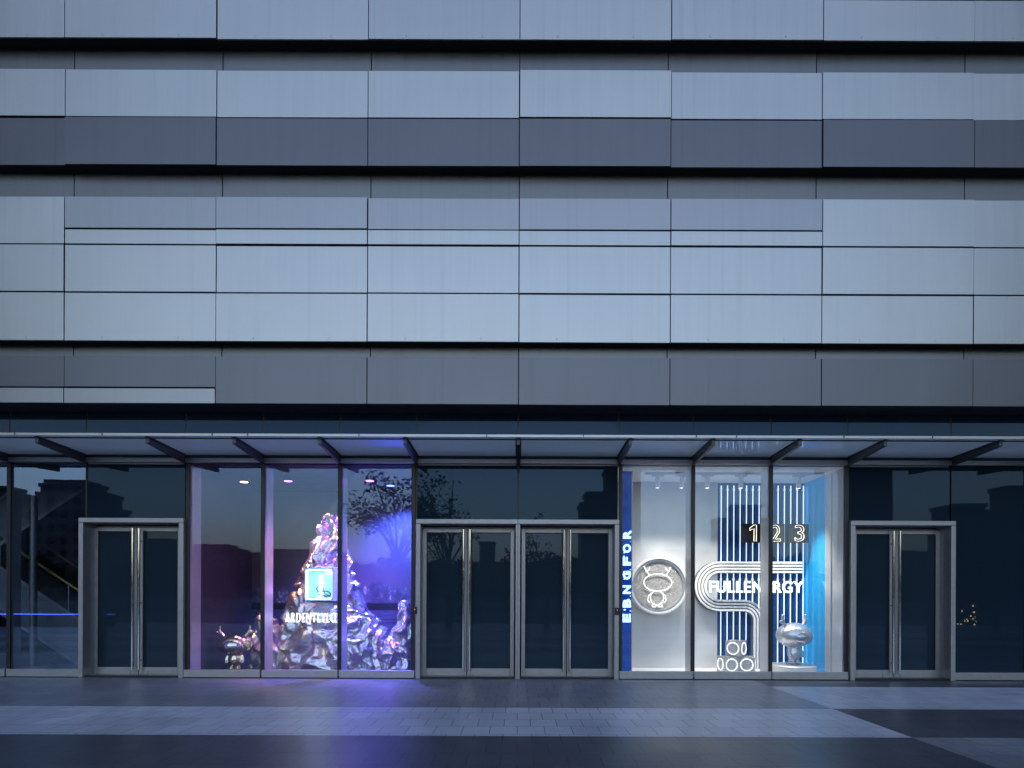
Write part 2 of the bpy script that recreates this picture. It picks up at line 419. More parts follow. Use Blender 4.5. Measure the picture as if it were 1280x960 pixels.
# glazing bays below the canopy
def gx(i): return JX[i]
def mullion(x, part, fin=.34, side=0):
    b = MB(); b.box(x-.030, x+.030, -.022, .0, ZSILL, ZT0-.003); b.build('mullion_cap', M['black'], part)
    if fin:
        b = MB(); b.box(x-.022, x+.022, .026, fin, ZSILL-.1, ZT0-.02); b.build('mullion_fin', M['fin'], part, bevel=.004)
def bay(i, glass, name, label=None, z0=None, sill=True, y=0):
    x0, x1 = gx(i), gx(i+1)
    z0 = ZSILL if z0 is None else z0
    b = MB()
    b.box(x0+.012, x1-.012, -.075, .0, .012, ZSILL) if sill else b.box(x0+.028, x1-.028, -.008, .03, ZT0-.02, ZT0-.004)
    o = b.build(name, M['alu'], bld, bevel=.004)
    if label: o['label'] = label
    b = MB()
    if sill: b.bm.faces.new([b.bm.verts.new(p) for p in ((x0+.02, .012, z0+.002), (x1-.02, .012, z0+.002), (x1-.02, .012, ZT0-.004), (x0+.02, .012, ZT0-.004))])
    else: b.box(x0+.012, x1-.012, .004, .022, z0+.004, ZT0-.022)
    b.build('pane', M[glass], o)
    return o
b = MB(); b.box(JL[0], JL[-1], -.05, .0, .004, .03)
b.build('base_shadow_gap', M['black'], bld)
for i in (0, 1, 2):
    o = bay(i, 'lobby_glass', 'lobby_window', 'tall lobby pane with an escalator behind it'); mullion(gx(i), o, .2)
w1 = [bay(4, 'shop_glass', 'display_window', 'pane with gold statue behind it'), bay(5, 'shop_glass', 'display_window', 'pane in front of the foil mountain peak'), bay(6, 'shop_glass', 'display_window', 'violet lit pane of the foil mountain display')]
for o, i in zip(w1, (4, 5, 6)): mullion(gx(i)+(.045 if i == 4 else 0), o, .34)
mullion(gx(7)-.045, w1[2], .10)
w2 = [bay(9, 'shop_glass', 'display_window', 'pane in front of the neon disc'), bay(10, 'shop_glass', 'display_window', 'pane in front of the curved stripe track'), bay(11, 'shop_glass', 'display_window', 'pane in front of the silver statue')]
for o, i in zip(w2, (9, 10, 11)): mullion(gx(i)+(.03 if i == 9 else 0), o, .05 if i == 9 else .34)
mullion(gx(12)-.02, w2[2], .06)
for i in (14, 15): o = bay(i, 'tint', 'dark_window'); mullion(gx(i), o, 0)
o = bay(13, 'tint', 'dark_window', 'full height dark pane right of the right door')
for i in (3, 7, 8, 12):
    o = bay(i, 'tint', 'transom_window', z0=ZD, sill=False)
    mullion_x = gx(i)
    b = MB(); b.box(mullion_x-.013, mullion_x+.013, -.004, .012, ZD+.01, ZT0-.004); b.build('gasket', M['black'], o)

# doors: frame (part) > leaf, glass, handle (sub-parts)
def door(px0, px1, pxm, first, last, lx0, lx1):
    """frame spans px0..px1; pair of leaves lx0..lx1 meeting at pxm"""
    X0, X1 = W(px0, 0), W(px1, 0); fw = .072; yl = .17
    b = MB()
    b.box(X0, X0+(fw if first else fw*.5), -.09, .26, .0, ZD-.075)
    b.box(X1-(fw if last else fw*.5), X1, -.09, .26, .0, ZD-.075)
    b.box(X0, X1, -.09, .26, ZD-.075+.002, ZD)
    xa, xb = X0+(fw if first else fw*.5), X1-(fw if last else fw*.5)
    b.box(xa+.002, xb-.002, .06, .25, -.01, .018)              # threshold
    o = b.build('double_door', M['alu_frame'], bld, bevel=.006)
    b = MB(); b.box(xa-.01, xb+.01, .27, .30, 0, ZD-.02); b.build('backing_screen', M['black'], o)
    L0, L1 = W(lx0, yl), W(lx1, yl); xm = W(pxm, yl)
    b = MB()
    if L0 - xa > .03: b.box(xa, L0-.004, yl+.02, yl+.07, .0, ZD-.09)
    if xb - L1 > .03: b.box(L1+.004, xb, yl+.02, yl+.07, .0, ZD-.09)
    b.box(xa, xb, yl+.06, yl+.08, ZD-.16, ZD-.088)
    b.build('inner_jamb', M['alu_frame'], o)
    zt = ZD - .12
    for a, c in ((L0, xm-.006), (xm+.006, L1)):
        s = .06
        b = MB(); b.box(a, a+s, yl, yl+.05, .02, zt); b.box(c-s, c, yl, yl+.05, .02, zt)
        b.box(a+s+.001, c-s-.001, yl, yl+.05, zt-.06, zt); b.box(a+s+.001, c-s-.001, yl, yl+.05, .02, .135)
        hx = c-.14 if a == L0 else a+.12
        b.cyl((hx, yl-.002, .045), (hx, yl-.016, .045), .03, n=14)
        b.build('door_leaf', M['alu_frame'], o, bevel=.003)
        b = MB(); b.box(a+s, c-s, yl+.018, yl+.034, .135, zt-.06); b.build('door_glass', M['door_glass'], o)
        b = MB(); e = .012
        for q in ((a+s, a+s+e, .135, zt-.06), (c-s-e, c-s, .135, zt-.06), (a+s+e, c-s-e, .135, .135+e), (a+s+e, c-s-e, zt-.06-e, zt-.06)):
            b.box(q[0], q[1], yl+.008, yl+.017, q[2], q[3])
        b.build('door_gasket', M['black'], o)
        hx = c-.045 if a == L0 else a+.045
        b = MB(); b.cyl((hx, yl-.075, .10), (hx, yl-.075, zt-.02), .019, n=18)
        for z in (.25, 1.16, zt-.22): b.cyl((hx, yl-.07, z), (hx, yl, z), .011, n=10)
        b.build('door_handle', M['steel'], o, smooth=False)
    return o
d1 = door(103, 233, 173.5, True, True, 117.5, 227); d1['label'] = 'left glass double door'
d2 = door(521, 647.5, 584, True, False, 528.5, 643); d2['label'] = 'left pair of the centre doors'
d3 = door(647.5, 773, 708.5, False, True, 652, 765.5); d3['label'] = 'right pair of the centre doors'
d4 = door(1060, 1190, 1117.5, True, True, 1066, 1175); d4['label'] = 'right glass double door'

# rooms behind the glass
def room(x0, x1, y1, z0, z1, mw, mf, mc, skip_back=False, pre=''):
    b = MB(); b.box(x0-.06, x0, .36, y1, z0, z1); b.box(x1, x1+.06, .36, y1, z0, z1)
    b.build(pre+'side_wall', mw, bld)
    b = MB(); b.box(x0-.06, x1+.06, y1, y1+.08, z0, z1); b.build(pre+'back_wall', mw, bld)
    b = MB(); b.box(x0-.05, x1+.05, .03, y1, z0-.05, z0-.001); b.build(pre+'floor', mf, bld)
    b = MB(); b.box(x0-.05, x1+.05, .03, y1+.05, z1+.001, z1+.06); b.build(pre+'ceiling', mc, bld)
dk = simple('dark_display_wall', (.055, .05, .065), .6)
room(gx(4)+.03, gx(7)-.03, 2.4, .02, ZT0-.015, dk, simple('dark_display_floor', (.05, .045, .055), .25), simple('dark_display_ceiling', (.03, .03, .035), .6), pre='display_')
lobf = simple('pale_lobby_floor', (.62, .64, .66), .25, 0, .06, 1)
room(JL[0], gx(3)-.03, 6.0, .02, ZT0-.015, simple('lobby_wall_paint', (.10, .105, .11), .6), lobf, dk, pre='lobby_')

# right display: white panel wall, blue wall, cyan side wall
YB = 1.40
Z1 = 3.325
xR = W(1059, 0) - .02
b = MB(); b.box(gx(9)+.02, W(897, 1.3), 1.30, 1.36, .02, Z1-.002); o = b.build('white_back_wall', M['white_wall'], bld)
b = MB()
xb0 = W(897, 1.3)+.003
blue = simple('deep_blue_panel', (.007, .052, .20), .3, .1, .1, 2)
b.box(xb0, xR, YB, YB+.05, .02, Z1-.002)
for k in range(15):
    x = W(901 + 7.9*k + 3.95, YB); b.box(x-.028, x+.028, YB-.03, YB-.002, .02, Z1-.004)
b.build('blue_back_wall', blue, bld)
cyan = simple('glossy_cyan_panel', (.03, .46, .92), .16, 0, .04, 2)
b = MB(); b.box(xR, xR+.05, .58, YB+.05, .02, Z1-.002); b.build('cyan_side_wall', cyan, bld)
b = MB(); b.box(xR-.03, xR+.05, .03, .28, .02, Z1-.002); b.box(xR-.01, xR+.06, .282, .40, .02, Z1-.002); b.box(xR-.03, xR+.06, .402, .578, .02, Z1-.002)
b.build('side_jamb', M['fin'], bld)
b = MB(); b.box(gx(9), xR+.05, .03, YB, -.03, .019); b.build('white_floor', M['white_floor'], bld)
b = MB(); b.box(gx(9), xR+.05, .03, YB+.05, Z1, Z1+.05); b.build('white_ceiling', M['white'], bld)
b = MB(); b.box(gx(9)-.03, gx(9)+.02, .36, 1.36, .02, Z1-.002); b.build('side_wall', M['white_wall'], bld)

# ------------------------------------------------------------------ lettering helper
def text_mesh(body, w, h, depth, offset=0.0, outline=0.0, shear=0.0, space=1.0):
    cu = bpy.data.curves.new('lettering', 'FONT'); cu.body = body; cu.size = 1; cu.align_x = 'CENTER'; cu.shear = shear
    cu.resolution_u = 6; cu.space_character = space
    if outline: cu.fill_mode = 'NONE'; cu.bevel_depth = outline; cu.bevel_resolution = 2
    else: cu.extrude = .05; cu.offset = offset
    ob = bpy.data.objects.new('lettering', cu); COL.objects.link(ob)
    bpy.context.view_layer.update()
    me = bpy.data.meshes.new_from_object(ob.evaluated_get(bpy.context.evaluated_depsgraph_get()))
    bpy.data.objects.remove(ob); bpy.data.curves.remove(cu)
    xs = [v.co.x for v in me.vertices]; yy = [v.co.y for v in me.vertices]; zz = [v.co.z for v in me.vertices]
    cx, cy = (min(xs)+max(xs))/2, (min(yy)+max(yy))/2
    sx, sy = w/(max(xs)-min(xs)), h/(max(yy)-min(yy)); sz = depth/max(1e-6, max(zz)-min(zz))
    for v in me.vertices: v.co = ((v.co.x-cx)*sx, -v.co.z*sz, (v.co.y-cy)*sy)
    return me

# ------------------------------------------------------------------ right display objects
E_WHITE = emit('white_neon', (1, .97, .93), 2)
E_COOL = emit('cool_white_tube', (.62, .84, 1), 1.35)
E_SIGN = emit('white_sign_letter', (.95, .98, 1), 2.6)
E_WARM = emit('warm_neon', (1, .76, .54), 1.6)
# neon tubes on the blue wall
proto = None
for k in range(14):
    px = 901 + 7.9*k
    x = W(px + .4, YB-.05)
    if proto is None:
        b = MB(); b.cyl((0, 0, .03), (0, 0, Z1-.05), .0095, n=10)
        proto = q = b.build('neon_tube', E_COOL, org=(0, 0, 0))
        for z in (.10, 1.6, Z1-.12):
            bb = MB(); bb.box(-.02, .02, .0, .045, z-.02, z+.02)
            cl = bb.build('clip', M['white'], q)
    else: q = copy_tree(proto)
    q.location = (x, YB-.05, .0)
    nm = ['leftmost', 'second', 'third', 'fourth', 'fifth', 'sixth', 'seventh', 'eighth', 'ninth', 'tenth', 'eleventh', 'twelfth', 'thirteenth', 'rightmost'][k]
    tag(q, '%s vertical white light tube from the left on the deep blue wall' % nm if k not in (0, 13) else '%s vertical white light tube on the deep blue wall, %s' % (nm, 'next to the silver white wall' if k == 0 else 'next to the cyan side wall'), 'light tube', 'white light tubes on the blue wall')

# curved striped track
def arc(cx, cy, r, a0, a1, n=14):
    return [(cx + r*math.cos(R(a0+(a1-a0)*i/n)), cy - r*math.sin(R(a0+(a1-a0)*i/n))) for i in range(n+1)]
def track_path(off):                                  # off: signed offset (photo px) outwards from the centre line of the band
    p = [(1003, 708 - off)]
    p += arc(900, 732, 24 + off, 90, 270, 22)
    p += arc(931, 775, 18.5 - (-off), 90, 0, 12) if False else arc(931, 774.5, 18.5 - off, 90, 0, 12)
    p += [(931 + 18.5 - off, 838)]
    return p
YT = 1.17
tr = thing('curved_track_sign', (W(900, YT), YT, .02), 'thick white and grey striped track curving in an S across the back wall', 'wall sculpture')
def ribbon(b, oa, ob_, ya, yb):
    A, Bp = track_path(oa), track_path(ob_)
    n = len(A); vs_ = []
    for (pa, pb) in zip(A, Bp):
        vs_.append([b.bm.verts.new((W(q[0], YT), y, H(q[1], YT))) for q in (pa, pb) for y in (ya, yb)])
    for i in range(n-1):
        a, c = vs_[i], vs_[i+1]
        for f in ((0,1), (1,3), (3,2), (2,0)): b.bm.faces.new((a[f[0]], a[f[1]], c[f[1]], c[f[0]]))
    b.bm.faces.new((vs_[0][0], vs_[0][1], vs_[0][3], vs_[0][2])); b.bm.faces.new((vs_[-1][0], vs_[-1][2], vs_[-1][3], vs_[-1][1]))
b = MB(); ribbon(b, -7.4, 7.4, YT+.02, YT+.12); b.build('track_base', simple('grey_track', (.10, .10, .11), .4, .2), tr)
for c in (-5.8, -1.95, 1.95, 5.8):
    b = MB(); ribbon(b, c-1.25, c+1.25, YT-.012, YT+.018); b.build('stripe', simple('white_stripe', (.85, .85, .84), .35), tr, bevel=.004)

# round disc with neon figure
YD = 1.08
dc = Vector((W(823.5, YD), YD, H(731.5, YD)))
disc = thing('round_neon_sign', (dc.x, YD, dc.z-.5), 'big round silver sign with a white neon outline of an antlered figure', 'neon sign')
def ringy(b, c, r0, r1, y0, y1, n=56):
    pr = [(r0, y0), (r1, y0), (r1, y1), (r0, y1)]; rg = []
    for k in range(n):
        a = 2*math.pi*k/n; rg.append([b.bm.verts.new((c.x + r*math.cos(a), y, c.z + r*math.sin(a))) for r, y in pr])
    for k in range(n):
        A, B = rg[k], rg[(k+1) % n]
        for i in range(4): b.bm.faces.new((A[i], A[(i+1)%4], B[(i+1)%4], B[i]))
s1 = (D+YD)/FPX
b = MB(); ringy(b, dc, 33.2*s1, 36*s1, YD-.035, YD+.2); b.build('outer_ring', M['white'], disc, bevel=.008, smooth=False)
b = MB(); ringy(b, dc, 30*s1, 33*s1, YD-.012, YD+.18); b.build('inner_ring', simple('silver_ring', (.55, .55, .56), .3, .7), disc, bevel=.006)
b = MB(); b.cyl((dc.x, YD+.012, dc.z), (dc.x, YD+.10, dc.z), 30*s1, n=56); b.build('disc_face', foil('crumpled_silver', (.92, .92, .92), .38, 30, 1.0, .3, .5), disc)
def pp(lst, y): return [(W(a, y), y, H(c, y)) for a, c in lst]
def ell(cx, cy, rx, ry, a0=0, a1=360, n=36): return [(cx+rx*math.cos(R(a0+(a1-a0)*i/n)), cy-ry*math.sin(R(a0+(a1-a0)*i/n))) for i in range(n + (0 if a1-a0 == 360 else 1))]
b = MB(); yn = YD-.012; r_ = .0062
b.tube(pp(ell(822.5, 727.5, 17.5, 10.8), yn), r_, closed=True)
b.tube(pp([(812, 718), (808, 713), (805, 707)], yn), r_); b.tube(pp([(809.5, 714), (812.5, 709.5)], yn), r_)
b.tube(pp([(833, 718), (836.5, 713), (838.5, 708)], yn), r_); b.tube(pp([(836, 713.5), (832, 710)], yn), r_)
b.tube(pp(ell(821.5, 746.5, 8.2, 9, 125, 415), yn), r_)
b.tube(pp([(814.5, 741), (811, 744), (810, 750), (813, 753)], yn), r_); b.tube(pp([(828.5, 741), (832, 744), (833, 750), (830, 753)], yn), r_)
b.tube(pp([(816.5, 754), (815.5, 758), (820, 758), (821, 755), (823, 755), (824, 758), (828.5, 758), (827, 754)], yn), r_)
b.build('neon_outline', emit('neon_line', (1, .92, .84), 2), disc, smooth=True)

# number boards
board = simple('dark_board', (.008, .008, .009), .6, spec=.2)
for ch, pa, pb_, px, lab in (('1', 927, 951.5, 941, 'dark square board with a warm neon outlined figure 1'), ('2', 957, 981, 969.5, 'dark square board with a warm neon outlined figure 2'), ('3', 986.5, 1011, 999, 'dark square board with a warm neon outlined figure 3')):
    yb = 1.0; za, zb = H(677, yb), H(653.5, yb); xa, xb = W(pa, yb), W(pb_, yb)
    t = thing('number_sign', ((xa+xb)/2, yb, za), lab, 'number sign', 'neon number boards')
    b = MB(); b.box(xa, xb, yb, yb+.05, za, zb)
    b.build('board', board, t, bevel=.004)
    for z in (za+.08, zb-.08):
        pass
    b = MB(); b.cyl(((xa+xb)/2, yb+.051, (za+zb)/2), ((xa+xb)/2, YB-.031, (za+zb)/2), .015, n=10); b.build('standoff', M['dark_steel'], t)
    if ch == '1':
        b = MB(); b.tube([(W(px, yb)+u*.115, yb-.012, (za+zb)/2+(v-.5)*.28) for u, v in ((-.5, .66), (-.5, .80), (.12, 1), (.5, 1), (.5, 0), (.14, 0), (.14, .78))], .0075, closed=True)
        b.build('numeral', E_WARM, t)
    else:
        me = text_mesh(ch, .165, .285, .02, outline=.0075)
        q = link('numeral', me, E_WARM, t); q.location = (W(px, yb)-ORG[t].x, -.012, (za+zb)/2-za)

# FULLENERGY sign
yf = 1.08
t0 = W(887, yf); t1 = W(1004, yf)
me = text_mesh('FULLENERGY', t1-t0, .205, .035, offset=.012, space=1.12)
fs = link('letter_sign', me, E_SIGN, org=((t0+t1)/2, yf, H(732.5, yf)))
tag(fs, 'glowing white block letters reading FULLENERGY in front of blue wall', 'letter sign')
bb = MB()
for x in (t0+.25, t0+.75, t1-.3): bb.cyl((x, yf+.02, H(732, yf)), (x, YT+.02 if x < t0+.3 else YB-.03, H(732, yf)), .006, n=8)
bb.build('standoff', M['steel'], fs)

# blue vertical strip with letters
ysn = .10
xa, xb = W(778.2, ysn), W(789.2, ysn)
t = thing('vertical_strip_sign', ((xa+xb)/2, ysn, .02), 'tall narrow blue strip sign with glowing sideways letters', 'sign')
b = MB(); b.box(xa, xb, ysn, ysn+.04, .02, H(588.5, ysn)); bsm = simple('blue_acrylic', (.01, .06, .33), .15, 0, .2, 5); bp = bsm.node_tree.nodes['Principled BSDF']
bp.inputs['Emission Color'].default_value = (.01, .09, .6, 1); bp.inputs['Emission Strength'].default_value = .05*.06     # back-lit sign strip
b.build('strip_board', bsm, t)
b = MB(); b.box(xa-.018, xa-.002, ysn-.012, ysn+.05, .02, H(588.5, ysn)); b.box(xb+.002, xb+.014, ysn-.012, ysn+.05, .02, H(588.5, ysn)); b.build('strip_edge', M['alu'], t)
eb = emit('ice_blue_letter', (.35, .66, 1), 2.8)
for ch, pc in (('E', 772), ('B', 753.5), ('N', 736.5), ('G', 718.5), ('F', 701), ('O', 685), ('R', 667.5)):
    me = text_mesh(ch, .135, .125, .02, offset=.045)
    q = link('letter', me, eb, t)
    q.rotation_euler = (0, R(-90), 0)
    q.location = (W(783.8, ysn-.012)-ORG[t].x, -.012, H(pc, ysn-.012)-ORG[t].z)
b = MB()
for k in range(26):                                   # broken glitch ticks beside the letters
    pc = random.uniform(660, 776); px = random.choice((779.6, 780.6, 787.6)); b.box(W(px, ysn), W(px, ysn)+random.uniform(.012, .03), ysn-.008, ysn-.001, H(pc, ysn), H(pc, ysn)+random.uniform(.008, .016))
b.build('glitch_ticks', eb, t)

# speaker cubes with glowing rings
cub = foil('glitter_grey', (.45, .46, .48), .4, 30, .4)
wht = emit('ring_light', (1, 1, 1), 1.7)
def cube(px, pyb, yc, ang, lab, s=.265):
    cx, zb = W(px, yc), pyb
    t = thing('ring_light_cube', (0, 0, 0), lab, 'light cube', 'grey cubes with glowing rings')
    b = MB(); b.box(-s/2, s/2, -s/2, s/2, 0, s); b.build('cube_body', cub, t, bevel=.006)
    for (dx, dy) in ((0, -1), (1, 0), (-1, 0)):
        b = MB(); pts = []
        for k in range(28):
            a = 2*math.pi*k/28; u, v = .098*math.cos(a), .098*math.sin(a) + s/2
            pts.append((u, -s/2-.004, v) if dy else (dx*(s/2+.004), u, v))
        b.tube(pts, .0062, closed=True); b.build('ring_light', wht, t, smooth=True)
    t.location = (cx, yc, zb); t.rotation_euler = (0, 0, R(ang)); return t
cube(910.5, .021, .78, 8, 'grey ring light cube at the left of the bottom pair, turned to show two rings')
cube(933, .021, .80, -15, 'grey ring light cube at the right of the bottom pair, facing front')
cube(920.5, .29, .80, -41, 'grey ring light cube stacked on top of the other two')

# antlered statues
def statue(lab, mat, matv, turn, s, base, tilt=0):
    t = thing('antlered_statue', (0,0,0), lab, 'statue', 'big headed antlered statues')
    b = MB()
    b.ball((0, 0, .50), (.325, .27, .215), seg=32, rings=20)
    b.cyl((0, 0, .22), (0, 0, .36), .09, .08)
    b.ball((0, 0, .19), (.125, .105, .13)); b.ball((0, 0, .25), (.10, .085, .10))
    for sx in (-1, 1):
        b.tube([(sx*.09, 0, .29), (sx*.14, -.01, .25), (sx*.155, -.03, .19), (sx*.145, -.045, .155)], [.035, .034, .032, .034], 10); b.ball((sx*.145, -.05, .145), .037, seg=12, rings=8)
        b.cyl((sx*.055, 0, .15), (sx*.06, 0, .03), .05, .048); b.ball((sx*.062, -.02, .028), (.055, .075, .03), seg=14, rings=8)
    b.build('body', mat, t, remesh=.012, smooth=True)
    b = MB(); b.ball((.0, -.125, .475), (.222, .178, .145), seg=40, rings=24); b.build('face_visor', matv, t, smooth=True)
    for sx in (-1, 1):
        b = MB()
        b.tube([(sx*.18, 0, .64), (sx*.24, 0, .71), (sx*.27, 0, .77), (sx*.265, 0, .83)], [.032, .03, .028, .026], 10); b.ball((sx*.265, 0, .835), .03, seg=12, rings=8)
        b.tube([(sx*.235, 0, .705), (sx*.29, 0, .715), (sx*.32, 0, .735)], [.026, .024, .022], 10); b.ball((sx*.32, 0, .737), .024, seg=12, rings=8)
        b.build('antler', mat, t, remesh=.009, smooth=True)
    t.scale = (s, s, s); t.location = base; t.rotation_euler = (0, tilt, R(turn)); return t
silver = simple('satin_silver', (.62, .63, .65), .3, .75, .03); silver2 = simple('satin_silver_visor', (.40, .42, .46), .22, .8, .03)
ys_ = .72
b = MB(); b.lathe([(.36, 0), (.37, .01), (.37, .12), (.355, .135), (.345, .14)], (W(991, ys_), ys_, .02), 48)
tag(b.build('round_plinth', M['white_wall'], org=(W(991, ys_), ys_, .02), bevel=.003), 'low round pale grey plinth under the silver statue', 'plinth')
statue('matt silver antlered statue with big oval head standing on the round plinth', silver, silver2, 24, .98, (W(993, ys_), ys_, .161))

# track lights
def track_light(px, pz, yl, tgt, lab, power):
    x = W(px, yl)
    t = thing('track_light', (x, yl, Z1), lab, 'spotlight', 'white track spotlights under the ceiling')
    b = MB(); b.box(x-.10, x+.10, yl-.018, yl+.018, Z1-.075, Z1-.05); b.build('adapter', M['white'], t, bevel=.003)
    p = Vector((x, yl, Z1-.10)); d = (Vector(tgt) - p).normalized()
    b = MB(); b.cyl((x, yl, Z1-.075), (x, yl, Z1-.11), .012, n=10); b.build('stem', M['white'], t)
    b = MB(); b.cyl(p - d*.05, p + d*.15, .038, n=20); b.build('lamp_head', M['white'], t, bevel=.003)
    b = MB(); b.cyl(p + d*.151, p + d*.153, .03, n=20); b.build('lamp_lens', emit('warm_lens', (1, .93, .84), 8), t)
    ld = bpy.data.lights.new('spot', 'SPOT'); ld.energy = power*BEAM; ld.spot_size = R(72); ld.spot_blend = 1; ld.color = (1, .95, .88); ld.shadow_soft_size = .03
    lo = bpy.data.objects.new('spot_beam', ld); COL.objects.link(lo); lo.parent = t
    lo.location = p + d*.17 - ORG[t]; lo.rotation_euler = d.to_track_quat('-Z', 'Y').to_euler()
    return t
yl = .46
for px, tg, lab, pw in ((822, (W(815, 1.3), 1.3, .2), 'leftmost white track spotlight, above the round neon sign', 120), (852, (W(845, 1.3), 1.3, .2), 'white track spotlight second from the left, near the left dark mullion', 120),
                    (884, (W(880, 1.3), 1.3, .2), 'white track spotlight in the left half of the middle pane', 120), (926, (W(915, 1.3), 1.2, .2), 'white track spotlight in the right half of the middle pane', 120),
                    (998, (W(1000, .7), 1.0, .8), 'rightmost white track spotlight, above the silver statue', 240)):
    track_light(px, 0, yl, tg, lab, pw)
b = MB(); b.box(W(806, yl), W(1030, yl), yl-.017, yl+.017, Z1-.045, Z1-.002)
tag(b.build('light_track', M['white'], org=(W(915, yl), yl, Z1-.045)), 'long white ceiling track that carries the spotlights', 'light track')

# ------------------------------------------------------------------ left display objects
# printed mountain backdrop
def backdrop_mat():
    m, n, l, p = nt('printed_mountain_lake')
    g = n.new('ShaderNodeNewGeometry').outputs['Position']
    sep = n.new('ShaderNodeSeparateXYZ'); l.new(g, sep.inputs[0])
    X, Z = sep.outputs['X'], sep.outputs['Z']
    rd = tex(n, l, 'ShaderNodeTexNoise', 1, mapped(n, l, g, (.9, 0, 0)), 8, Roughness=.55)
    line = mth(n, l, 'ADD', 1.02, mth(n, l, 'MULTIPLY', rd.outputs['Fac'], .9))
    mt = mth(n, l, 'MULTIPLY', mth(n, l, 'SUBTRACT', line, Z), 14, True)
    sn = tex(n, l, 'ShaderNodeTexNoise', 5, mapped(n, l, g, (1, 1, .7)), 8, Roughness=.7)
    rock = ramp(n, l, sn.outputs['Fac'], [(.42, (.05, .055, .09)), (.55, (.10, .11, .16)), (.62, (.5, .52, .6))])
    skyc = ramp(n, l, tex(n, l, 'ShaderNodeTexNoise', .8, g, 5).outputs['Fac'], [(.3, (.075, .06, .10)), (.7, (.12, .10, .15))])
    c = mixc(n, l, mt, skyc, rock)
    wv = tex(n, l, 'ShaderNodeTexNoise', 6, mapped(n, l, g, (.6, 1, 6)), 4)
    lake = ramp(n, l, wv.outputs['Fac'], [(.35, (.03, .04, .09)), (.7, (.10, .12, .2))])
    lk = mth(n, l, 'MULTIPLY', mth(n, l, 'SUBTRACT', 1.0, Z), 60, True)
    c = mixc(n, l, lk, c, lake)
    sh = mth(n, l, 'MULTIPLY', mth(n, l, 'MULTIPLY', mth(n, l, 'SUBTRACT', 1.16, Z), 30, True), mth(n, l, 'MULTIPLY', mth(n, l, 'SUBTRACT', Z, 1.0), 60, True))
    c = mixc(n, l, sh, c, (.012, .013, .02))
    l.new(c, p.inputs['Base Color']); p.inputs['Roughness'].default_value = .35
    return m
b = MB(); b.box(W(262, 2.3), W(524, 2.3), 2.30, 2.33, .03, 3.29)
tag(b.build('printed_backdrop', backdrop_mat(), org=(0, 2.3, .03)), 'large dark printed backdrop of snowy mountains above a lake', 'backdrop')
b = MB(); b.box(W(248, .75), W(261.5, .75), .75, 1.2, .02, ZT0-.017)
tag(b.build('display_column', simple('pale_column', (.6, .57, .6), .5), org=(W(255, .8), .95, .02)), 'plain pale square column at left end of the foil rock display', 'column')

def holo_foil():
    m = foil('crumpled_holographic_foil', (.86, .84, .88), .27, 4.0, .32, .9); n = m.node_tree.nodes; l = m.node_tree.links; p = n['Principled BSDF']
    g = n.new('ShaderNodeNewGeometry').outputs['Position']
    t = tex(n, l, 'ShaderNodeTexNoise', 3.2, g, 3)
    c = ramp(n, l, t.outputs['Fac'], [(.28, (.56, .50, .88)), (.42, (.80, .74, .84)), (.5, (.70, .76, .78)), (.6, (.90, .66, .84)), (.72, (.94, .80, .52))])
    l.new(c, p.inputs['Base Color']); return m
foilm = holo_foil()
def foil_rock(name, prof, yc, depth, lab, seed, group=None, nu=150, nv=150, amp=1.0, niche=None):
    """continuous crumpled-foil rock: prof = (photo row, left column, right column) outline, top to bottom"""
    b = MB(); grid = []
    rows = [p_[0] for p_ in prof]; r0, r1 = rows[0], rows[-1]
    def at(r):
        for a, c in zip(prof, prof[1:]):
            if r <= c[0]:
                f = (r-a[0])/(c[0]-a[0]); return a[1]+(c[1]-a[1])*f, a[2]+(c[2]-a[2])*f
        return prof[-1][1:]
    sd = Vector((seed*11.3, seed*5.1, seed*2.7))
    wmax = max(c[2]-c[1] for c in prof)*(D+yc)/FPX
    for iv in range(nv+1):
        f = iv/nv; r = r0 + (r1-r0)*(f**.9); lft, rgt = at(r)
        if iv == 0: lft = rgt = (lft+rgt)/2
        zc0 = max(.021, H(r, yc)); cx = (W(lft, yc)+W(rgt, yc))/2; rx = (W(rgt, yc)-W(lft, yc))/2
        ry = depth*(rx*2/wmax)**.75
        ring = []
        for iu in range(nu):
            a = 2*math.pi*iu/nu
            ca, sa = math.cos(a), math.sin(a)
            base = Vector((cx + math.copysign(abs(ca)**.85, ca)*rx, yc + math.copysign(abs(sa)**.85, sa)*ry, zc0))
            q = base + sd + Vector((noise.noise(base*2.2+sd), noise.noise(base*2.2+sd*2), noise.noise(base*2.2+sd*3)))*.25
            qv = Vector((q.x, q.y, q.z*.55))
            vd, _ = noise.voronoi(qv*3.6); vd2, _ = noise.voronoi(qv*9.5)
            fold = .085*(.5-abs(noise.noise(qv*4.5))*2) + .13*(vd[1]-vd[0]-.28) + .024*(vd2[1]-vd2[0]-.25) + .004*(.5-abs(noise.noise(q*22))*2)
            k = min(1, rx/.16)*amp
            nrm = Vector((ca, sa*1.2, .25)).normalized()
            v = base + nrm*fold*k
            v.z = max(.021, v.z)
            if niche:
                v.y = max(v.y, (.72 if H(790, .6) < v.z < H(756, .6) else .63) + .10*abs(noise.noise(qv*4.5)) + .05*noise.noise(v*9))
                if niche[0] < v.x < niche[1] and niche[2] < v.z < niche[3]: v.y = max(v.y, niche[4])
            ring.append(b.bm.verts.new(v))
        grid.append(ring)
    for A, Bq in zip(grid, grid[1:]):
        for k in range(nu): b.bm.faces.new((A[k], A[(k+1) % nu], Bq[(k+1) % nu], Bq[k]))
    b.bm.faces.new(grid[0]); b.bm.faces.new(grid[-1][::-1])
    cx = (W(prof[-1][1], yc)+W(prof[-1][2], yc))/2
    return tag(b.build(name, foilm, org=(cx, yc, .02), smooth=True), lab, 'foil rock', group)
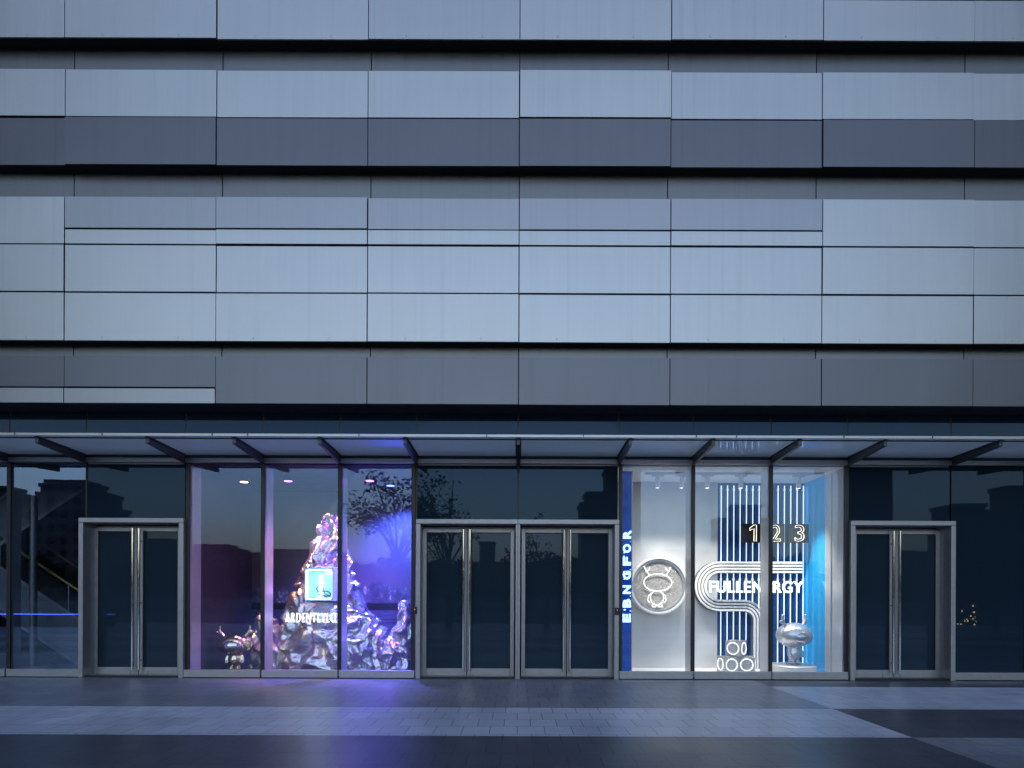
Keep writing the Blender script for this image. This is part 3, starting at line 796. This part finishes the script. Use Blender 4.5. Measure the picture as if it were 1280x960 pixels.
foil_rock('foil_mountain', [(641, 409, 417), (648, 404, 421), (660, 401, 425), (672, 398, 427), (680, 391, 430), (692, 388, 434), (706, 384, 438), (716, 378, 441), (738, 371, 447), (752, 364, 454), (764, 359, 460), (772, 357, 470), (790, 355, 480), (815, 351, 487), (841, 348, 490)],
          1.2, .56, 'tall crumpled silver foil mountain with a lit box set into it', 1, niche=(W(380, .62), W(417.5, .62), H(753, .62), H(710, .62), .985))
foil_rock('foil_boulder', [(766, 326, 334), (776, 321, 344), (790, 319, 349), (812, 316, 352), (841, 313, 354)], 1.25, .26, 'crumpled pink foil boulder right behind the chrome statue', 4, 'crumpled foil boulders', 80, 80)
foil_rock('foil_boulder', [(750, 503, 510), (758, 500, 514), (782, 497, 516), (792, 489, 517), (804, 482, 517), (822, 476, 518), (841, 468, 519)], 1.2, .30, 'low crumpled violet foil boulder beside the right edge of its window', 6, 'crumpled foil boulders', 90, 90)

# lit display box with eyewear
yb = .62
xa, xb, za, zb = W(381, yb), W(416.5, yb), H(752, yb), H(711, yb)
t = thing('lit_display_box', ((xa+xb)/2, yb, za), 'square open display box glowing ice blue, set into the foil mountain', 'display box')
b = MB(); th = .015; yd = yb+.34
b.box(xa, xa+th, yb, yd, za, zb); b.box(xb-th, xb, yb, yd, za, zb); b.box(xa+th, xb-th, yb, yd, zb-th, zb); b.box(xa+th, xb-th, yb, yd, za, za+th); b.box(xa+th, xb-th, yd-.01, yd, za+th, zb-th)
b.build('box_shell', simple('pale_cyan_acrylic', (.58, .82, .92), .25), t)
b = MB()
q = .035
for z in (za+.03, zb-.03): b.cyl((xa+.05, yb+.03, z), (xb-.05, yb+.03, z), .009, n=8)
b.cyl((xa+q, yb+.03, za+.05), (xa+q, yb+.03, zb-.05), .014, n=8); b.cyl((xb-.02, yb+.03, za+.05), (xb-.02, yb+.03, zb-.05), .006, n=8)
b.cyl((xa+.17, yd-.04, za+.04), (xa+.17, yd-.04, zb-.1), .014, n=8); b.cyl((xa+.26, yd-.05, zb-.07), (xb-.03, yd-.05, zb-.07), .012, n=8)
b.build('light_tube', emit('ice_white_tube', (.62, .88, 1), 9), t)
yg = yb+.12
gl = thing('eyeglasses', (W(405, yg), yg, H(743, yg)), 'small dark pair of spectacles propped inside the lit display box', 'eyewear')
dkb = simple('dark_teal_plastic', (.01, .035, .06), .25)
def P3(px, py, y): return Vector((W(px, y), y, H(py, y)))
b = MB(); b.tube([P3(400.5+4.2*math.cos(a)*1 + 1.5*math.sin(a), 737.5 - 2.6*math.sin(a) + 1.6*math.cos(a), yg) for a in [2*math.pi*k/20 for k in range(20)]], .008, closed=True)
b.tube([P3(409.5+4.2*math.cos(a), 742.5 - 2.4*math.sin(a) + 1.6*math.cos(a), yg) for a in [2*math.pi*k/20 for k in range(20)]], .008, closed=True)
b.tube([P3(404.4, 739.6, yg), P3(405.6, 740.4, yg)], .008); b.build('front_frame', dkb, gl, smooth=True)
b = MB(); b.tube([P3(396.5, 736, yg), P3(398, 743, yg+.02), P3(410, 748, yg+.06)], .007); b.tube([P3(413.5, 744, yg), P3(412, 746.5, yg+.03), P3(399, 744.5, yg+.08)], .007); b.build('temple_arm', dkb, gl, smooth=True)
b = MB(); b.box(W(394, yg), W(414, yg), yg-.04, yg+.12, za+.016, za+.05); b.build('stand', M['white'], gl)

# ARDENTLYLOVE letters
yv = .52
t0, t1 = W(357, yv), W(432, yv)
me = text_mesh('ARDENTLYLOVE', t1-t0, .155, .03, offset=-.012, shear=.10, space=1.22)
q = link('letter_sign', me, E_SIGN, org=((t0+t1)/2, yv, H(773, yv)))
tag(q, 'glowing white slanted letters reading ARDENTLYLOVE in front of the foil mountain', 'letter sign')
bb = MB()
for x in (t0+.2, t0+.6): bb.cyl((x, yv+.02, H(773, yv)), (x, yv+.5, H(773, yv)), .006, n=8)
bb.build('standoff', M['steel'], q)
chrome = simple('polished_chrome', (.8, .78, .76), .09, 1, .03); gold = simple('gold_chrome', (.90, .74, .52), .10, 1, .03)
statue('shiny chrome antlered statue with big oval head standing on the dark floor', gold, chrome, 14, .88, (W(294, .80), .80, .021))

# recessed ceiling lamps
ZC = ZT0 - .015
def downlight(px, yl, col, power, tgt, lab, size=70):
    x = W(px, yl)
    t = thing('ceiling_downlight', (x, yl, ZC), lab, 'downlight', 'coloured ceiling downlights over the foil rocks')
    b = MB(); b.cyl((x, yl, ZC-.002), (x, yl, ZC-.09), .07, .08, 20); b.build('lamp_housing', M['dark_steel'], t)
    b = MB(); b.cyl((x, yl, ZC-.091), (x, yl, ZC-.094), .066, n=20); b.build('lamp_lens', emit('lamp_lens_glow', col, 12), t)
    p = Vector((x, yl, ZC-.12)); d = (Vector(tgt) - p).normalized()
    ld = bpy.data.lights.new('spot', 'SPOT'); ld.energy = power*BEAM; ld.color = col; ld.spot_size = R(size); ld.spot_blend = .7; ld.shadow_soft_size = .05
    lo = bpy.data.objects.new('spot_beam', ld); COL.objects.link(lo); lo.parent = t; lo.location = p - ORG[t]; lo.rotation_euler = d.to_track_quat('-Z', 'Y').to_euler()
downlight(305, 1.0, (1, .55, .20), 250, (W(385, 1.0), 1.0, 1.9), 'amber downlight, leftmost, over the chrome statue', 92)
downlight(360, .9, (.45, .10, 1), 240, (W(385, 1), 1.2, 1.0), 'dim violet downlight to the left of the mountain peak', 80)
downlight(462, .85, (.60, .10, 1), 260, (W(435, 1), 1.1, 1.0), 'bright magenta downlight to the right of the mountain peak', 90)
downlight(488, 1.3, (.09, .15, 1), 1150, (W(505, 1.8), 1.8, 1.25), 'blue downlight, rightmost, beside the magenta one', 125)

# ------------------------------------------------------------------ lobby escalator behind the far left panes
ye0, ye1 = 1.6, 2.6
perf = simple('perforated_grey_cladding', (.30, .32, .34), .5, .3)
def flight(p, q, lab):
    """escalator flight between photo points p and q (bottom edge of its near side)"""
    a = Vector((W(p[0], ye0), ye0, H(p[1], ye0))); c = Vector((W(q[0], ye0), ye0, H(q[1], ye0)))
    t = thing('escalator', (min(a.x, c.x), ye0, min(a.z, c.z)), lab, 'escalator', 'escalators in the lobby')
    up = Vector((0, 0, .75))
    b = MB(); b.prism([a, c, c+up, a+up], (0, ye1-ye0, 0)); b.build('truss', perf, t)
    b = MB(); e = Vector((0, 0, .07)); b.prism([a-e, c-e, c, a], (0, -.03, 0)); b.prism([a+up, c+up, c+up+e, a+up+e], (0, -.03, 0)); b.build('edge_strip', M['alu'], t)
    b = MB(); hh = up + Vector((0, 0, .55)); b.tube([a+hh, c+hh], .03); b.tube([a+hh+Vector((0, .95, 0)), c+hh+Vector((0, .95, 0))], .03); b.build('handrail', simple('brass_rail', (.55, .40, .15), .3, .8), t)
    for k in (.1, .35, .6, .85):
        r = a.lerp(c, k); b = MB(); b.cyl(r+up+e, r+hh, .014, n=8); b.build('rail_post', M['alu'], t)
flight((-90, 742), (118, 602), 'pale escalator flight rising to the right behind the far left glass')
flight((-60, 725), (112, 838), 'pale escalator flight running down to the right behind the far left glass')
b = MB(); b.cyl((W(42, 1.3), 1.3, .02), (W(42, 1.3), 1.3, ZT0-.02), .06, n=20)
tag(b.build('lobby_post', M['alu'], org=(W(42, 1.3), 1.3, .02)), 'slim round white post in the lobby behind the far left glass', 'post')

# door access readers
for px, lab in ((519, 'small black access reader left of the centre doors'), (771.5, 'small black access reader right of the centre doors')):
    x = W(px, -.1); z = H(763.5, -.1)
    b = MB(); b.box(x-.032, x+.032, -.125, -.092, z-.055, z+.055)
    o = tag(b.build('access_reader', M['black'], org=(x, -.11, z), bevel=.004), lab, 'access reader', 'card readers on the door frames')
    b = MB(); b.box(x-.006, x+.006, -.129, -.126, z+.01, z+.022); b.build('status_light', emit('red_led', (1, .05, .04), 1.2), o)

# ------------------------------------------------------------------ across the street (seen mirrored in the glass), plus two unseen shading blocks
def tower_mat(name, col):
    m, n, l, p = nt(name)
    g = n.new('ShaderNodeNewGeometry').outputs['Position']
    mp = n.new('ShaderNodeMapping'); l.new(g, mp.inputs[0]); mp.inputs['Rotation'].default_value = (R(90), 0, 0)
    br = n.new('ShaderNodeTexBrick'); l.new(mp.outputs[0], br.inputs['Vector']); br.offset = 0
    br.inputs['Scale'].default_value = 1; br.inputs['Brick Width'].default_value = 3.0; br.inputs['Row Height'].default_value = 3.0; br.inputs['Mortar Size'].default_value = .7
    br.inputs['Color1'].default_value = (.02, .022, .028, 1); br.inputs['Color2'].default_value = (.035, .04, .05, 1); br.inputs['Mortar'].default_value = (*col, 1)
    l.new(br.outputs['Color'], p.inputs['Base Color']); p.inputs['Roughness'].default_value = .6
    return m
tmat = [tower_mat('tower_grey', (.13, .132, .14)), tower_mat('tower_beige', (.15, .145, .14))]
def tower(blocks, L, lab, mi=0, depth=7):
    if L == 126: depth = 5
    xs = [W(b_[0], L) for b_ in blocks] + [W(b_[1], L) for b_ in blocks]
    t = thing('high_rise', ((min(xs)+max(xs))/2, -L, -.16), lab, 'high rise', 'buildings across the street')
    b = MB()
    for i, (p0, p1, top) in enumerate(blocks):
        b.box(W(p0, L), W(p1, L), -L-depth+i*1.3, -L+i*.35, -.16, H(top, L))
    b.build('tower_block', tmat[mi], t)
    b = MB()
    for i, (p0, p1, top) in enumerate(blocks): b.box(W(p0, L)-.3, W(p1, L)+.3, -L-depth+i*1.3-.3, -L+i*.35+.3, H(top, L)+.001, H(top, L)+.8)
    b.build('roof_parapet', tmat[1-mi], t)
T = [([(-720, -30, -500), (-2600, -740, -300)], 126, 'unseen tall block on the left, added to darken the left end of the facade'), ([(1312, 2000, -500), (2020, 3900, -300)], 126, 'unseen tall block on the right, added to darken the right end of the facade'),  # both blocks are invented, only to dim the sky for the outer panels
     ([(-70, 22, 622), (-60, 34, 640), (-65, 12, 615)], 130, 'stepped tower reflected in the leftmost pane'),
     ([(40, 138, 640), (48, 132, 622), (60, 108, 607), (55, 122, 612)], 130, 'broad crowned tower reflected beside the left door'),
     ([(138, 162, 688), (152, 172, 676), (178, 226, 683), (182, 215, 678)], 190, 'pair of towers reflected in the left door'),
     ([(226, 300, 690), (245, 288, 685)], 210, 'low block reflected behind the chrome statue'),
     ([(300, 430, 694), (330, 420, 690)], 230, 'long low block reflected left of the mountain peak'),
     ([(430, 600, 712), (585, 625, 705), (600, 619, 680)], 230, 'slim tower on a low podium reflected in the centre doors'),
     ([(625, 730, 705), (690, 728, 700)], 240, 'low block reflected in the right centre door'),
     ([(727, 775, 632), (733, 790, 619), (757, 800, 590)], 120, 'stepped tower reflected above the right centre door'),
     ([(800, 900, 690), (897, 962, 650), (915, 950, 634)], 160, 'block reflected over the striped blue wall'),
     ([(962, 1062, 705), (1062, 1115, 585)], 140, 'tall tower reflected above the right door'),
     ([(1115, 1190, 690)], 200, 'low block reflected in the right door'),
     ([(1192, 1232, 632), (1230, 1262, 640), (1257, 1330, 610), (1330, 1420, 640)], 120, 'stepped residential tower reflected in the right pane')]
for i, (bl, L, lab) in enumerate(T): tower(bl, L, lab, i % 2)
# far tree belt along the opposite side: individual trees
barkm = simple('bark', (.05, .04, .03), .9); leafm = simple('dark_foliage', (.04, .06, .03), .8, 0, .3, 1)
def tree(x, y, h, cr, nleaf, lab, dens=1.0, seed=1):
    rnd = random.Random(seed)
    t = thing('street_tree', (x, y, -.16), lab, 'tree', 'trees across the street')
    b = MB(); tips = []
    b.tube([(x, y, -.16), (x+.05, y, h*.25), (x, y+.05, h*.45)], [h*.028, h*.022, h*.017], 8)
    for k in range(14):
        a = rnd.uniform(0, 6.28); z0 = h*rnd.uniform(.28, .5); e = Vector((x+cr*rnd.uniform(.4, 1)*math.cos(a), y+cr*rnd.uniform(.4, 1)*math.sin(a), h*rnd.uniform(.6, 1)))
        s = Vector((x, y, z0)); mid = s.lerp(e, .5) + Vector((0, 0, h*.05)); b.tube([s, mid, e], [h*.010, h*.006, h*.002], 5); tips += [mid, s.lerp(e, .75), e]
        for j in range(3):
            f = e.lerp(mid, rnd.random()) ; g2 = f + Vector((rnd.uniform(-1, 1), rnd.uniform(-1, 1), rnd.uniform(-.2, 1)))*cr*.35; b.tube([f, g2], [h*.003, h*.001], 4); tips.append(g2)
    b.build('trunk', barkm, t)
    b = MB()
    for i in range(nleaf):
        c = rnd.choice(tips) + Vector((rnd.gauss(0, 1), rnd.gauss(0, 1), rnd.gauss(0, 1)))*cr*.11
        u = Vector((rnd.gauss(0, 1), rnd.gauss(0, 1), rnd.gauss(0, 1))).normalized(); v = u.orthogonal().normalized(); s = rnd.uniform(.6, 1.2)*.10*dens
        b.bm.faces.new([b.bm.verts.new(c + u*s*a_ + v*s*.5*b_) for a_, b_ in ((-1, 0), (0, -1), (1, 0), (0, 1))])
    b.build('crown', leafm, t)
L = 17.0
for px, top, cr, nl, lab, sd in ((497, 592, 2.0, 2600, 'leafy tree reflected in the violet pane', 3), (560, 610, 1.6, 500, 'sparse young tree reflected in the centre doors', 5), (684, 665, 1.2, 300, 'small bare tree reflected in the right centre door', 8), (1245, 690, 2.2, 2200, 'tree reflected in the right pane', 11)):
    tree(W(px, L), -L, H(top, L)+.16, cr, nl, lab, 1.0, sd)
for k in range(26):
    px = -40 + k*54 + random.uniform(-15, 15); LL = 62
    tree(W(px, LL), -LL-random.uniform(0, 8), H(random.uniform(700, 722), LL), 3.6, 1500, 'bushy tree in the row across the road, reflected low in the glass', 4.5, 40+k)
# blue LED guard rail, lit shrub
b = MB(); LL = 15; xa, xb = W(-90, LL), W(136, LL); b.box(xa, xb, -LL-.06, -LL+.0, .0, .44); o = tag(b.build('low_barrier', M['dark_steel'], org=(xa, -LL, 0)), 'low dark barrier with a blue light line, mirrored in the far left glass', 'barrier')
b = MB(); b.box(xa, xb, -LL+.001, -LL+.02, .455, .50); b.build('light_line', emit('blue_led_line', (.12, .2, 1), 8), o)
t = thing('fairy_light_shrub', (W(1210, 22), -22, -.13), 'shrub wrapped in small amber lights, mirrored in the right pane', 'shrub')
rnd = random.Random(3); b = MB(); g = MB()
for i in range(60):
    c = Vector((W(rnd.gauss(1208, 8), 22), -22+rnd.uniform(-.4, .4), H(rnd.gauss(782, 9), 22)))
    if i < 46: g.ball(c, .03, seg=6, rings=4)
    for j in range(10):
        u = Vector((rnd.gauss(0, 1), rnd.gauss(0, 1), rnd.gauss(0, 1))).normalized(); v = u.orthogonal(); cc = c + Vector((rnd.gauss(0, .12), rnd.gauss(0, .12), rnd.gauss(0, .12)))
        b.bm.faces.new([b.bm.verts.new(cc + u*.08*a_ + v*.04*b_) for a_, b_ in ((-1, 0), (0, -1), (1, 0), (0, 1))])
b.build('foliage', leafm, t); g.build('amber_lights', emit('amber_bulb', (1, .55, .15), 70), t)
